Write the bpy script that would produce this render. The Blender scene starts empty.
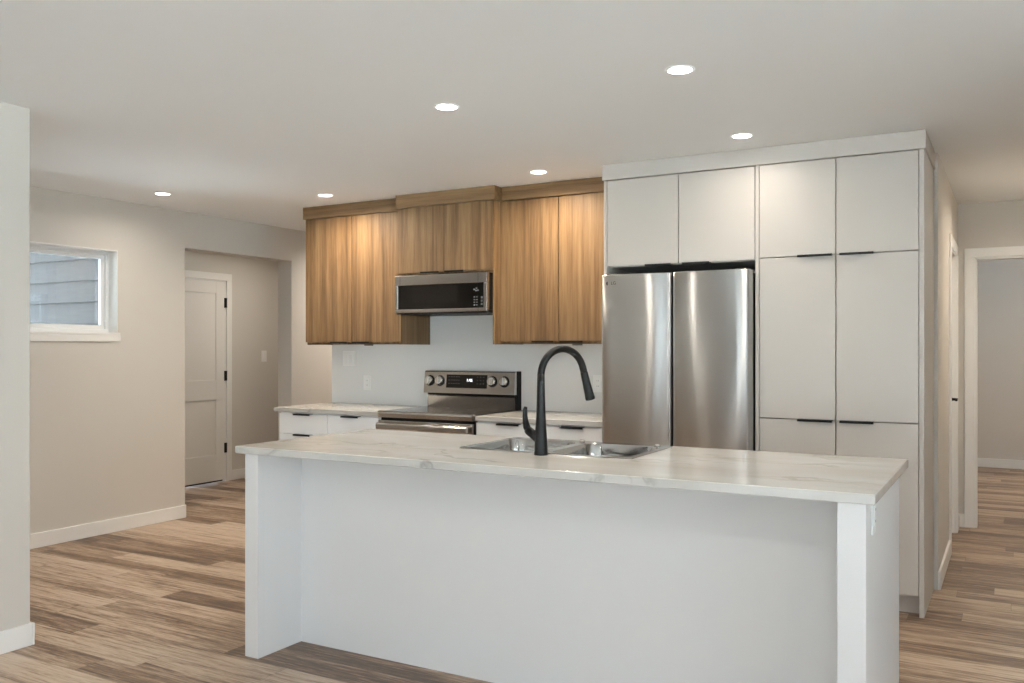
import bpy, bmesh, math, random
from mathutils import Vector, Matrix
random.seed(4)
S = bpy.context.scene
COL = S.collection

# ------------------------------------------------------------------ camera, world, exposure
cam_d = bpy.data.cameras.new('camera'); cam = bpy.data.objects.new('camera', cam_d); COL.objects.link(cam)
cam_d.sensor_fit = 'HORIZONTAL'; cam_d.sensor_width = 36.0
cam_d.lens = 884.95 / 1024 * 36.0
cam_d.shift_y = 6.67 / 1024
cam_d.clip_start = 0.05; cam_d.clip_end = 200
cam.location = (0, 0, 1.35)
cam.rotation_euler = (math.radians(90), 0, math.radians(29.52))
S.camera = cam
S.view_settings.view_transform = 'Standard'
S.view_settings.look = 'None'
S.view_settings.gamma = 1.0
S.view_settings.use_curve_mapping = False
S.view_settings.exposure = 0.95
S.cycles.max_bounces = 10
S.cycles.diffuse_bounces = 6
S.cycles.glossy_bounces = 5
S.cycles.transmission_bounces = 6
S.cycles.use_denoising = True
S.cycles.sample_clamp_indirect = 6.0

SKY_STRENGTH = 3.5
LAMP_W = 2.0
w = bpy.data.worlds.new('overcast_sky'); S.world = w; w.use_nodes = True
nt = w.node_tree; nt.nodes.clear()
wo = nt.nodes.new('ShaderNodeOutputWorld'); bg = nt.nodes.new('ShaderNodeBackground')
tc = nt.nodes.new('ShaderNodeTexCoord'); sp = nt.nodes.new('ShaderNodeSeparateXYZ')
cr = nt.nodes.new('ShaderNodeValToRGB')
nt.links.new(tc.outputs['Generated'], sp.inputs[0])
mr = nt.nodes.new('ShaderNodeMapRange'); mr.inputs['From Min'].default_value = -1; mr.inputs['From Max'].default_value = 1
nt.links.new(sp.outputs['Z'], mr.inputs['Value']); nt.links.new(mr.outputs[0], cr.inputs[0])
e = cr.color_ramp.elements
e[0].position = 0.46; e[0].color = (0.20, 0.21, 0.20, 1)
e[1].position = 0.52; e[1].color = (0.80, 0.88, 0.97, 1)
e.new(1.0).color = (0.72, 0.86, 1.0, 1)
nt.links.new(cr.outputs[0], bg.inputs[0]); bg.inputs[1].default_value = SKY_STRENGTH
nt.links.new(bg.outputs[0], wo.inputs[0])

sun_d = bpy.data.lights.new('sun', 'SUN'); sun_d.energy = 85.0; sun_d.angle = math.radians(1.0); sun_d.color = (.82, .92, 1.0)
sun = bpy.data.objects.new('sun', sun_d); COL.objects.link(sun); sun.rotation_euler = (math.radians(36), 0, math.radians(28))  # added sun; its bounce off ground and floor brightens the ceiling

def portal(name, loc, rot, sx, sy):
    d = bpy.data.lights.new(name, 'AREA'); d.shape = 'RECTANGLE'; d.size = sx; d.size_y = sy
    d.cycles.is_portal = True
    o = bpy.data.objects.new(name, d); COL.objects.link(o); o.location = loc; o.rotation_euler = rot
PI = math.pi
portal('sky_portal_rear_a', (-1.9, -4.44, 1.2), (PI/2, 0, 0), 2.0, 2.1)
portal('sky_portal_rear_b', (1.1, -4.44, 1.2), (PI/2, 0, 0), 2.8, 2.1)
portal('sky_portal_rear_c', (-4.95, -4.44, 1.2), (PI/2, 0, 0), 1.3, 2.1)
portal('sky_portal_side', (3.24, .2, 1.2), (PI/2, 0, PI/2), 4.0, 2.1)
portal('sky_portal_far_room', (1.84, 9.8, 1.5), (PI/2, 0, PI/2), .8, 1.0)
portal('sky_portal_dining', (-5.84, 3.6, 1.76), (PI/2, 0, -PI/2), 1.2, 0.6)

# ------------------------------------------------------------------ materials
def mat(name, color, rough=0.5, metal=0.0, **kw):
    m = bpy.data.materials.new(name); m.use_nodes = True
    b = m.node_tree.nodes['Principled BSDF']
    b.inputs['Base Color'].default_value = (*color, 1); b.inputs['Roughness'].default_value = rough
    b.inputs['Metallic'].default_value = metal
    for k, v in kw.items():
        b.inputs[k.replace('_', ' ')].default_value = v
    return m
def nodes(m): return m.node_tree.nodes, m.node_tree.links, m.node_tree.nodes['Principled BSDF']
def math_node(N, L, op, a, b=None):
    n = N.new('ShaderNodeMath'); n.operation = op
    for i, v in enumerate((a, b)):
        if v is None: continue
        if isinstance(v, (int, float)): n.inputs[i].default_value = v
        else: L.new(v, n.inputs[i])
    return n.outputs[0]
def ramp(N, L, fac, stops):
    n = N.new('ShaderNodeValToRGB'); el = n.color_ramp.elements
    el[0].position, el[0].color = stops[0][0], (*stops[0][1], 1)
    el[1].position, el[1].color = stops[-1][0], (*stops[-1][1], 1)
    for p, c in stops[1:-1]: el.new(p).color = (*c, 1)
    L.new(fac, n.inputs[0]); return n.outputs[0]
def noise(N, L, vec, scale, detail=4, rough=.55, dim='3D'):
    n = N.new('ShaderNodeTexNoise'); n.noise_dimensions = dim
    n.inputs['Scale'].default_value = scale; n.inputs['Detail'].default_value = detail; n.inputs['Roughness'].default_value = rough
    L.new(vec, n.inputs['Vector']); return n.outputs['Fac']
def mapping(N, L, vec, scale, loc=None):
    n = N.new('ShaderNodeMapping'); n.inputs['Scale'].default_value = scale; L.new(vec, n.inputs['Vector'])
    if loc is not None: L.new(loc, n.inputs['Location'])
    return n.outputs[0]
def mixc(N, L, fac, a, b, mode='MIX'):
    n = N.new('ShaderNodeMix'); n.data_type = 'RGBA'; n.blend_type = mode
    for i, v in ((0, fac), (6, a), (7, b)):
        if isinstance(v, (int, float)): n.inputs[i].default_value = v
        elif isinstance(v, tuple): n.inputs[i].default_value = (*v, 1)
        else: L.new(v, n.inputs[i])
    return n.outputs[2]

def painted(name, color, rough=0.6, bump=0.02):
    m = mat(name, color, rough); N, L, b = nodes(m)
    t = N.new('ShaderNodeTexCoord')
    f = noise(N, L, t.outputs['Object'], 260, 3)
    bp = N.new('ShaderNodeBump'); bp.inputs['Strength'].default_value = bump; bp.inputs['Distance'].default_value = 0.002
    L.new(f, bp.inputs['Height']); L.new(bp.outputs[0], b.inputs['Normal'])
    return m
M = {}
M['wall'] = painted('greige_wall_paint', (0.61, 0.575, 0.53), 0.65)
M['ceiling'] = painted('white_ceiling_paint', (0.885, 0.90, 0.915), 0.8)
M['trim'] = mat('white_trim_paint', (0.80, 0.79, 0.77), 0.35)
M['door_paint'] = mat('white_door_paint', (0.78, 0.765, 0.735), 0.38)
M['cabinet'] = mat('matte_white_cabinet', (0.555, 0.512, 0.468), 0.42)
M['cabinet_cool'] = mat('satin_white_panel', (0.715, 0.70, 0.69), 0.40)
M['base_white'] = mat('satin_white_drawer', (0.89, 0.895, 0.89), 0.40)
M['cabinet_in'] = mat('dark_cabinet_gap', (0.05, 0.048, 0.045), 0.7)
M['black'] = mat('matte_black_metal', (0.0045, 0.0045, 0.0045), 0.42, 0.0, Specular_IOR_Level=0.28)
M['black_plastic'] = mat('black_plastic', (0.0035, 0.0035, 0.004), 0.5, 0.0, Specular_IOR_Level=0.25)
M['black_glass'] = mat('black_glass', (0.003, 0.003, 0.003), 0.06)
M['window_tint'] = mat('oven_window_mesh', (0.009, 0.008, 0.007), 0.14)
M['plate'] = mat('white_plastic', (0.80, 0.80, 0.79), 0.35)
M['slot'] = mat('outlet_slot', (0.05, 0.05, 0.05), 0.6)
M['chrome'] = mat('polished_steel', (0.75, 0.74, 0.72), 0.12, 1.0)
M['vinyl'] = mat('white_vinyl', (0.83, 0.84, 0.85), 0.3)
M['logo'] = mat('dark_logo_print', (0.07, 0.06, 0.06), 0.4)
M['icon'] = mat('grey_icon_print', (0.13, 0.135, 0.14), 0.5)
M['gap_shade'] = mat('door_gap_shade', (0.02, 0.018, 0.016), 0.7)
M['ext_trim'] = mat('exterior_corner_board', (0.42, 0.52, 0.60), 0.6)
M['ground'] = mat('pale_bounce_ground', (0.50, 0.49, 0.47), 0.9)

def steel(name, color, rough, aniso, axis):
    m = mat(name, color, rough, 1.0); N, L, b = nodes(m)
    b.inputs['Anisotropic'].default_value = aniso; b.inputs['Anisotropic Rotation'].default_value = 0.25
    t = N.new('ShaderNodeTexCoord')
    sc = {'X': (3, 900, 900), 'Z': (900, 900, 3)}[axis]
    f = noise(N, L, mapping(N, L, t.outputs['Object'], sc), 1.0, 3)
    r = N.new('ShaderNodeMapRange'); r.inputs['To Min'].default_value = rough * 0.85; r.inputs['To Max'].default_value = rough * 1.2
    L.new(f, r.inputs['Value']); L.new(r.outputs[0], b.inputs['Roughness'])
    tg = N.new('ShaderNodeTangent'); tg.direction_type = 'RADIAL'; tg.axis = 'Z'
    L.new(tg.outputs[0], b.inputs['Tangent'])
    return m
M['fridge_steel'] = steel('brushed_fridge_steel', (0.56, 0.555, 0.545), 0.34, 1.0, 'X')
M['steel'] = steel('brushed_range_steel', (0.56, 0.55, 0.535), 0.18, 0.6, 'X')
M['sink_steel'] = steel('satin_sink_steel', (0.50, 0.49, 0.475), 0.12, 0.2, 'X')

def emis(name, color, strength):
    m = mat(name, (0.8, 0.8, 0.8), 0.5); b = m.node_tree.nodes['Principled BSDF']
    b.inputs['Emission Color'].default_value = (*color, 1); b.inputs['Emission Strength'].default_value = strength
    return m
M['lamp'] = emis('led_diffuser', (1.0, 0.95, 0.86), 9.0)
M['digits'] = emis('lit_display', (0.85, 0.95, 1.0), 1.3)

def glass():
    m = bpy.data.materials.new('window_glass'); m.use_nodes = True
    N = m.node_tree.nodes; L = m.node_tree.links; N.clear()
    o = N.new('ShaderNodeOutputMaterial'); mx = N.new('ShaderNodeMixShader')
    t = N.new('ShaderNodeBsdfTransparent'); g = N.new('ShaderNodeBsdfGlossy'); g.inputs['Roughness'].default_value = 0.0
    fr = N.new('ShaderNodeFresnel'); fr.inputs[0].default_value = 1.45
    t.inputs[0].default_value = (0.94, 0.97, 0.97, 1)
    L.new(fr.outputs[0], mx.inputs[0]); L.new(t.outputs[0], mx.inputs[1]); L.new(g.outputs[0], mx.inputs[2]); L.new(mx.outputs[0], o.inputs[0])
    return m
M['glass'] = glass()

def wood(name, vertical=True):
    m = mat(name, (0.3, 0.18, 0.1), 0.5, 0.0, Specular_IOR_Level=0.25); N, L, b = nodes(m)
    g = N.new('ShaderNodeNewGeometry'); oi = N.new('ShaderNodeObjectInfo')
    P = g.outputs['Position']
    cx = N.new('ShaderNodeCombineXYZ'); k = math_node(N, L, 'MULTIPLY', oi.outputs['Random'], 37.0)
    for i in range(3): L.new(k, cx.inputs[i])
    st = (1, 1, .035) if vertical else (.035, 1, 1)
    v = mapping(N, L, P, st, cx.outputs[0])
    broad = noise(N, L, v, 13, 2, .5)
    mid = noise(N, L, v, 38, 4, .6)
    fine = noise(N, L, v, 190, 3, .6)
    f = math_node(N, L, 'ADD', math_node(N, L, 'MULTIPLY', broad, .46), math_node(N, L, 'MULTIPLY', mid, .42))
    f = math_node(N, L, 'ADD', f, math_node(N, L, 'MULTIPLY', fine, .22))
    f = math_node(N, L, 'SUBTRACT', f, .06)
    c = ramp(N, L, f, [(0.34, (0.080, 0.043, 0.018)), (0.44, (0.130, 0.072, 0.031)), (0.53, (0.182, 0.105, 0.048)), (0.68, (0.250, 0.154, 0.076))])
    L.new(c, b.inputs['Base Color'])
    bp = N.new('ShaderNodeBump'); bp.inputs['Strength'].default_value = .08; bp.inputs['Distance'].default_value = .001
    L.new(fine, bp.inputs['Height']); L.new(bp.outputs[0], b.inputs['Normal'])
    return m
M['wood'] = wood('walnut_laminate_vertical'); M['wood_h'] = wood('walnut_laminate_horizontal', False)

def quartz():
    m = mat('veined_white_quartz', (0.75, 0.73, 0.70), 0.16); N, L, b = nodes(m)
    g = N.new('ShaderNodeNewGeometry'); P = g.outputs['Position']
    warp = N.new('ShaderNodeTexNoise'); warp.inputs['Scale'].default_value = 2.2; warp.inputs['Detail'].default_value = 5
    L.new(P, warp.inputs['Vector'])
    va = N.new('ShaderNodeVectorMath'); va.operation = 'MULTIPLY_ADD'; va.inputs[1].default_value = (.55, .55, .55)
    L.new(warp.outputs['Color'], va.inputs[0]); L.new(P, va.inputs[2])
    pv = mapping(N, L, va.outputs[0], (.55, 1.9, 1.2))
    n1 = noise(N, L, pv, 1.5, 4, .5)
    d = math_node(N, L, 'ABSOLUTE', math_node(N, L, 'SUBTRACT', n1, 0.5))
    vein = N.new('ShaderNodeMapRange'); vein.inputs['From Min'].default_value = 0.0; vein.inputs['From Max'].default_value = 0.016
    vein.inputs['To Min'].default_value = 1.0; vein.inputs['To Max'].default_value = 0.0; L.new(d, vein.inputs['Value'])
    patch = noise(N, L, P, 2.7, 2)
    pm = N.new('ShaderNodeMapRange'); pm.inputs['From Min'].default_value = .42; pm.inputs['From Max'].default_value = .66; L.new(patch, pm.inputs['Value'])
    vf = math_node(N, L, 'MULTIPLY', vein.outputs[0], pm.outputs[0])
    vf = math_node(N, L, 'MULTIPLY', vf, .8)
    cloud = noise(N, L, mapping(N, L, P, (.5, 2.0, 1)), 2.0, 5)
    base = ramp(N, L, cloud, [(.35, (0.49, 0.465, 0.43)), (.62, (0.58, 0.56, 0.53))])
    L.new(mixc(N, L, vf, base, (0.27, 0.25, 0.23)), b.inputs['Base Color'])
    return m
M['quartz'] = quartz()
M['splash'] = mat('white_backsplash_slab', (0.74, 0.745, 0.74), 0.25)

def floor_mat():
    m = mat('oak_plank_floor', (.3, .25, .2), .38); N, L, b = nodes(m)
    g = N.new('ShaderNodeNewGeometry'); P = g.outputs['Position']
    s = N.new('ShaderNodeSeparateXYZ'); L.new(P, s.inputs[0])
    X, Y = s.outputs['X'], s.outputs['Y']
    W, LEN = 0.152, 1.22
    ry = math_node(N, L, 'DIVIDE', math_node(N, L, 'ADD', Y, 20.02), W)
    row = math_node(N, L, 'FLOOR', ry); fy = math_node(N, L, 'FRACT', ry)
    wn = N.new('ShaderNodeTexWhiteNoise'); wn.noise_dimensions = '1D'; L.new(row, wn.inputs['W'])
    cxp = math_node(N, L, 'ADD', math_node(N, L, 'DIVIDE', math_node(N, L, 'ADD', X, 30), LEN), wn.outputs['Value'])
    colm = math_node(N, L, 'FLOOR', cxp); fx = math_node(N, L, 'FRACT', cxp)
    cv = N.new('ShaderNodeCombineXYZ'); L.new(row, cv.inputs[0]); L.new(colm, cv.inputs[1])
    w2 = N.new('ShaderNodeTexWhiteNoise'); w2.noise_dimensions = '2D'; L.new(cv.outputs[0], w2.inputs['Vector'])
    rnd = w2.outputs['Value']
    # grain coordinates shifted per plank
    off = N.new('ShaderNodeCombineXYZ')
    L.new(math_node(N, L, 'MULTIPLY', rnd, 53.0), off.inputs[0]); L.new(math_node(N, L, 'MULTIPLY', rnd, 31.0), off.inputs[1])
    v = mapping(N, L, P, (.075, 1, 1), off.outputs[0])
    broad = noise(N, L, v, 11, 3, .55); grain = noise(N, L, v, 60, 5, .65); fine = noise(N, L, v, 240, 3, .6)
    f = math_node(N, L, 'ADD', math_node(N, L, 'MULTIPLY', rnd, .46), math_node(N, L, 'MULTIPLY', math_node(N, L, 'ADD', math_node(N, L, 'MULTIPLY', math_node(N, L, 'SUBTRACT', broad, .5), 1.5), .5), .54))
    f = math_node(N, L, 'ADD', f, math_node(N, L, 'MULTIPLY', math_node(N, L, 'SUBTRACT', grain, .5), 1.2))
    f = math_node(N, L, 'ADD', f, math_node(N, L, 'MULTIPLY', math_node(N, L, 'SUBTRACT', fine, .5), .30))
    st = noise(N, L, mapping(N, L, P, (.05, 1, 1), off.outputs[0]), 42, 4, .6)
    sm = N.new('ShaderNodeMapRange'); sm.inputs['From Min'].default_value = .56; sm.inputs['From Max'].default_value = .70; sm.inputs['To Max'].default_value = .34; L.new(st, sm.inputs['Value'])
    f = math_node(N, L, 'SUBTRACT', f, sm.outputs[0])
    f = math_node(N, L, 'ADD', f, .05)
    c = ramp(N, L, f, [(.18, (0.065, 0.036, 0.021)), (.38, (0.165, 0.097, 0.057)), (.54, (0.30, 0.200, 0.130)), (.70, (0.45, 0.332, 0.240)), (.92, (0.54, 0.430, 0.335))])
    # thin dark joints
    ey = math_node(N, L, 'MINIMUM', fy, math_node(N, L, 'SUBTRACT', 1.0, fy))
    ex = math_node(N, L, 'MULTIPLY', math_node(N, L, 'MINIMUM', fx, math_node(N, L, 'SUBTRACT', 1.0, fx)), LEN / W)
    ed = math_node(N, L, 'LESS_THAN', math_node(N, L, 'MINIMUM', ex, ey), 0.008)
    c = mixc(N, L, math_node(N, L, 'MULTIPLY', ed, .55), c, (0.06, 0.04, 0.03))
    L.new(c, b.inputs['Base Color'])
    rr = N.new('ShaderNodeMapRange'); rr.inputs['To Min'].default_value = .30; rr.inputs['To Max'].default_value = .48
    L.new(grain, rr.inputs['Value']); L.new(rr.outputs[0], b.inputs['Roughness'])
    bp = N.new('ShaderNodeBump'); bp.inputs['Strength'].default_value = .12; bp.inputs['Distance'].default_value = .001
    L.new(fine, bp.inputs['Height']); L.new(bp.outputs[0], b.inputs['Normal'])
    return m
M['floor'] = floor_mat()

def siding_mat():
    m = mat('grey_lap_siding', (0.2, 0.21, 0.23), .7); N, L, b = nodes(m)
    g = N.new('ShaderNodeNewGeometry')
    f = noise(N, L, mapping(N, L, g.outputs['Position'], (1.5, 1, 22)), 3, 5)
    L.new(ramp(N, L, f, [(.3, (0.022, 0.023, 0.026)), (.7, (0.034, 0.035, 0.038))]), b.inputs['Base Color'])
    return m
M['siding'] = siding_mat()

# ------------------------------------------------------------------ mesh helpers
class MB:
    def __init__(s): s.bm = bmesh.new()
    def box(s, x0, x1, y0, y1, z0, z1, bev=0.0, seg=2):
        t = bmesh.new(); bmesh.ops.create_cube(t, size=1)
        for v in t.verts:
            v.co = Vector(((x0+x1)/2 + v.co.x*(x1-x0), (y0+y1)/2 + v.co.y*(y1-y0), (z0+z1)/2 + v.co.z*(z1-z0)))
        if bev: bmesh.ops.bevel(t, geom=t.edges[:], offset=bev, segments=seg, affect='EDGES', profile=.5)
        s.add(t); return s
    def add(s, t, mtx=None):
        if mtx is not None: bmesh.ops.transform(t, matrix=mtx, verts=t.verts[:])
        me = bpy.data.meshes.new('tmp'); t.to_mesh(me); t.free(); s.bm.from_mesh(me); bpy.data.meshes.remove(me)
    def lathe(s, prof, axis_o=(0,0,0), axis=(0,0,1), n=32, caps=True):
        """prof: list of (radius, height) along axis"""
        t = bmesh.new(); rings = []
        for r, h in prof:
            rings.append([t.verts.new((r*math.cos(2*PI*i/n), r*math.sin(2*PI*i/n), h)) for i in range(n)])
        for a, b in zip(rings, rings[1:]):
            for i in range(n):
                f = t.faces.new((a[i], a[(i+1) % n], b[(i+1) % n], b[i])); f.smooth = True
        if caps:
            t.faces.new(list(reversed(rings[0]))); t.faces.new(rings[-1])
        q = Vector((0,0,1)).rotation_difference(Vector(axis).normalized())
        s.add(t, Matrix.Translation(axis_o) @ q.to_matrix().to_4x4()); return s
    def tube(s, pts, radii, n=20, caps=True):
        t = bmesh.new(); pts = [Vector(p) for p in pts]; rings = []
        up = None
        for i, p in enumerate(pts):
            d = (pts[min(i+1, len(pts)-1)] - pts[max(i-1, 0)]).normalized()
            if up is None:
                up = d.orthogonal().normalized()
            up = (up - d * up.dot(d)).normalized(); side = d.cross(up)
            r = radii[i] if isinstance(radii, (list, tuple)) else radii
            rings.append([t.verts.new(p + (up*math.cos(2*PI*k/n) + side*math.sin(2*PI*k/n))*r) for k in range(n)])
        for a, b in zip(rings, rings[1:]):
            for i in range(n):
                f = t.faces.new((a[i], a[(i+1) % n], b[(i+1) % n], b[i])); f.smooth = True
        if caps:
            t.faces.new(list(reversed(rings[0]))); t.faces.new(rings[-1])
        s.add(t); return s
    def prism(s, poly, axis, a0, a1, bev=0.0, smooth=False):
        """poly: 2D points in the plane normal to axis ('x': (y,z); 'y': (x,z); 'z': (x,y))"""
        t = bmesh.new()
        def P(u, v, a): return {'x': (a, u, v), 'y': (u, a, v), 'z': (u, v, a)}[axis]
        A = [t.verts.new(P(u, v, a0)) for u, v in poly]; B = [t.verts.new(P(u, v, a1)) for u, v in poly]
        n = len(poly)
        for i in range(n):
            f = t.faces.new((A[i], A[(i+1) % n], B[(i+1) % n], B[i])); f.smooth = smooth
        t.faces.new(A); t.faces.new(B)
        bmesh.ops.recalc_face_normals(t, faces=t.faces[:])
        if bev: bmesh.ops.bevel(t, geom=t.edges[:], offset=bev, segments=2, affect='EDGES', profile=.5)
        s.add(t); return s
    def build(s, name, m, parent=None, loc=None):
        bmesh.ops.recalc_face_normals(s.bm, faces=s.bm.faces[:])
        base = Vector(parent_origin(parent)) if parent is not None else Vector(loc or (0, 0, 0))
        for v in s.bm.verts: v.co -= base
        me = bpy.data.meshes.new(name); s.bm.to_mesh(me); s.bm.free()
        me.materials.append(M[m] if isinstance(m, str) else m)
        o = bpy.data.objects.new(name, me); COL.objects.link(o)
        if parent is not None: o.parent = parent
        else: o.location = base
        return o
def parent_origin(o):
    p = Vector((0, 0, 0))
    while o is not None: p += o.location; o = o.parent
    return p
def box(x0, x1, y0, y1, z0, z1, bev=0.0): return MB().box(x0, x1, y0, y1, z0, z1, bev)
def thing(name, label, cat, loc, group=None):
    o = bpy.data.objects.new(name, None); COL.objects.link(o); o.location = loc; o.empty_display_size = .1
    return tag(o, label, cat, group)
def tag(o, label, cat, group=None):
    o['label'] = label; o['category'] = cat
    if group: o['group'] = group
    return o
def struct(o): o['kind'] = 'structure'; return o
def dup(root, loc, label):
    r = root.copy(); COL.objects.link(r); r.location = loc; r['label'] = label
    for ch in list(root.children):
        c = ch.copy(); COL.objects.link(c); c.parent = r
        for g in ch.children:
            d = g.copy(); COL.objects.link(d); d.parent = c
    return r
def rounded(x0, x1, y0, y1, r, n=6):
    pts = []
    for cx, cy, a0 in ((x1-r, y1-r, 0), (x0+r, y1-r, 90), (x0+r, y0+r, 180), (x1-r, y0+r, 270)):
        for i in range(n+1):
            a = math.radians(a0 + 90*i/n); pts.append((cx + r*math.cos(a), cy + r*math.sin(a)))
    return pts
def text_mesh(body, size, mtx, m, parent, name, extrude=.0004):
    c = bpy.data.curves.new('glyphs', 'FONT'); c.body = body; c.size = size; c.align_x = 'CENTER'; c.align_y = 'CENTER'; c.extrude = extrude
    t = bpy.data.objects.new('glyphs', c); COL.objects.link(t)
    bpy.context.view_layer.update()
    me = bpy.data.meshes.new_from_object(t.evaluated_get(bpy.context.evaluated_depsgraph_get()))
    bpy.data.objects.remove(t); bpy.data.curves.remove(c)
    base = parent_origin(parent)
    me.transform(Matrix.Translation(-base) @ mtx)
    me.materials.clear(); me.materials.append(M[m])
    o = bpy.data.objects.new(name, me); COL.objects.link(o); o.parent = parent
    return o
FACE_MINUS_Y = Matrix.Rotation(PI/2, 4, 'X')      # lettering that reads from the -Y side

# ------------------------------------------------------------------ room shell
H = 2.44
struct(box(-8.2, 3.4, -4.65, 12, -.10, 0).build('floor', 'floor'))
struct(box(-8.2, 3.4, -4.65, 12, H, H+.12).build('ceiling', 'ceiling'))
YB = 5.50      # kitchen back wall face
# left wall with the high window and the opening to the entry
LX0, LX1 = -5.915, -5.75
b = MB()
WY0, WY1, WZ0, WZ1 = 3.05, 4.25, 1.46, 2.07
OY0, OY1, OZ = 4.859, 6.057, 2.15
b.box(LX0, LX1, -4.65, WY0, 0, H); b.box(LX0, LX1, WY0, WY1, 0, WZ0); b.box(LX0, LX1, WY0, WY1, WZ1, H)
b.box(LX0, LX1, WY1, OY0, 0, H); b.box(LX0, LX1, OY0, OY1, OZ, H); b.box(LX0, LX1, OY1, 7.6, 0, H)
struct(b.build('wall_left', 'wall'))
struct(box(-4.03, -3.893, -4.5, 2.425, 0, H, .004).build('wall_partition', 'wall'))
# kitchen back wall (a partition ending at the cabinets) and the hall's left wall
HX = -0.365
struct(box(-4.773, HX, YB, YB+.115, 0, H).build('wall_back', 'wall'))
b = MB(); DY0, DY1 = 6.50, 7.22
b.box(HX-.115, HX, YB+.115, DY0, 0, H); b.box(HX-.115, HX, DY0, DY1, 2.03, H); b.box(HX-.115, HX, DY1, 7.5, 0, H)
struct(b.build('wall_hall', 'wall'))
# end wall with cased opening
EX0, EX1 = -0.25, 0.56
b = MB(); b.box(-7.1, EX0, 7.5, 7.62, 0, H); b.box(EX0, EX1, 7.5, 7.62, 2.03, H); b.box(EX1, 3.4, 7.5, 7.62, 0, H)
struct(b.build('wall_end', 'wall'))
struct(box(.68, .80, YB, 7.5, 0, H).build('wall_hall_right', 'wall'))
struct(box(.80, 3.4, YB, YB+.12, 0, H).build('wall_right_of_hall', 'wall'))
struct(box(-2.6, 3.4, 11.4, 11.5, 0, H).build('wall_far', 'wall'))
struct(box(-2.7, -2.6, 7.62, 11.5, 0, H).build('wall_far_left', 'wall'))
b = MB(); b.box(1.8, 1.92, 7.62, 9.4, 0, H); b.box(1.8, 1.92, 9.4, 10.2, 0, 1.0); b.box(1.8, 1.92, 9.4, 10.2, 2.0, H); b.box(1.8, 1.92, 10.2, 11.4, 0, H)
struct(b.build('wall_far_right', 'wall'))
# nook (entry) walls
NX = -6.97
b = MB(); NDY0, NDY1, NDZ = 5.60, 6.40, 2.035
b.box(NX-.12, NX, 4.89, NDY0, 0, H); b.box(NX-.12, NX, NDY0, NDY1, NDZ, H); b.box(NX-.12, NX, NDY1, 7.5, 0, H)
struct(b.build('wall_nook', 'wall'))
struct(box(NX-.12, LX0, 4.80, 4.89, 0, H).build('wall_nook_front', 'wall'))
# living room behind the camera: rear and right walls with tall windows added for daylight
b = MB()
RZ0, RZ1 = .15, 2.25
def holed(b, lo, hi, holes, f):
    c = lo
    for a0, a1 in holes:
        f(c, a0, 0, H); f(a0, a1, 0, RZ0); f(a0, a1, RZ1, H); c = a1
    f(c, hi, 0, H)
holed(b, -5.915, 3.4, [(-5.6, -4.3), (-2.9, -.9), (-.3, 2.5)], lambda a0, a1, z0, z1: b.box(a0, a1, -4.65, -4.5, z0, z1))
struct(b.build('wall_rear', 'wall'))
b = MB()
holed(b, -4.5, YB, [(-1.8, 2.2)], lambda a0, a1, z0, z1: b.box(3.25, 3.4, a0, a1, z0, z1))
struct(b.build('wall_right', 'wall'))
def added_window(name, axis, a0, a1, p0, p1):  # unseen windows, added to let daylight into the kitchen
    def bx(b, u0, u1, z0, z1):
        if axis == 'x': b.box(u0, u1, p0, p1, z0, z1, .004)
        else: b.box(p0, p1, u0, u1, z0, z1, .004)
    f = MB(); t = .06
    bx(f, a0, a1, RZ0, RZ0+t); bx(f, a0, a1, RZ1-t, RZ1); bx(f, a0, a0+t, RZ0+t, RZ1-t); bx(f, a1-t, a1, RZ0+t, RZ1-t)
    mid = (a0+a1)/2; bx(f, mid-.04, mid+.04, RZ0+t, RZ1-t)
    o = struct(f.build(name, 'vinyl'))
    g = MB(); pm = (p0+p1)/2
    if axis == 'x': g.box(a0+t, a1-t, pm-.003, pm+.003, RZ0+t, RZ1-t)
    else: g.box(pm-.003, pm+.003, a0+t, a1-t, RZ0+t, RZ1-t)
    g.build('pane', 'glass', o)
added_window('added_window_2', 'x', -2.9, -.9, -4.61, -4.53)
added_window('added_window_3', 'x', -.3, 2.5, -4.61, -4.53)
added_window('added_window_5', 'x', -5.6, -4.3, -4.61, -4.53)
added_window('added_window_4', 'y', -1.8, 2.2, 3.28, 3.36)

# baseboards
BH, BT = .10, .014
def base(name, *boxes):
    b = MB()
    for q in boxes: b.box(*q, 0, BH, .003)
    struct(b.build(name, 'trim'))
base('baseboard_left', (LX1, LX1+BT, -4.5, OY0), (LX0, LX1, OY0-.0001, OY0+BT), (LX1, LX1+BT, OY1, 7.5))
base('baseboard_partition', (-3.893, -3.893+BT, -4.5, 2.425), (-4.03, -3.893+BT, 2.425, 2.425+BT))
base('baseboard_hall', (HX, HX+BT, YB-.03, 6.43), (HX, HX+BT, 7.29, 7.5))
base('baseboard_end', (HX+BT, EX0-.07, 7.486, 7.5), (EX1+.07, .68, 7.486, 7.5))
base('baseboard_far', (-2.6, 1.8, 11.386, 11.4))
base('baseboard_nook', (NX, NX+BT, NDY1+.07, 7.5), (NX, NX+BT, 4.89, NDY0-.07))
# the hall wall's end cap beside the pantry
struct(box(-.3849, HX, YB-.03, YB-.0002, 0, H).build('wall_pantry_return', 'wall'))

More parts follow.
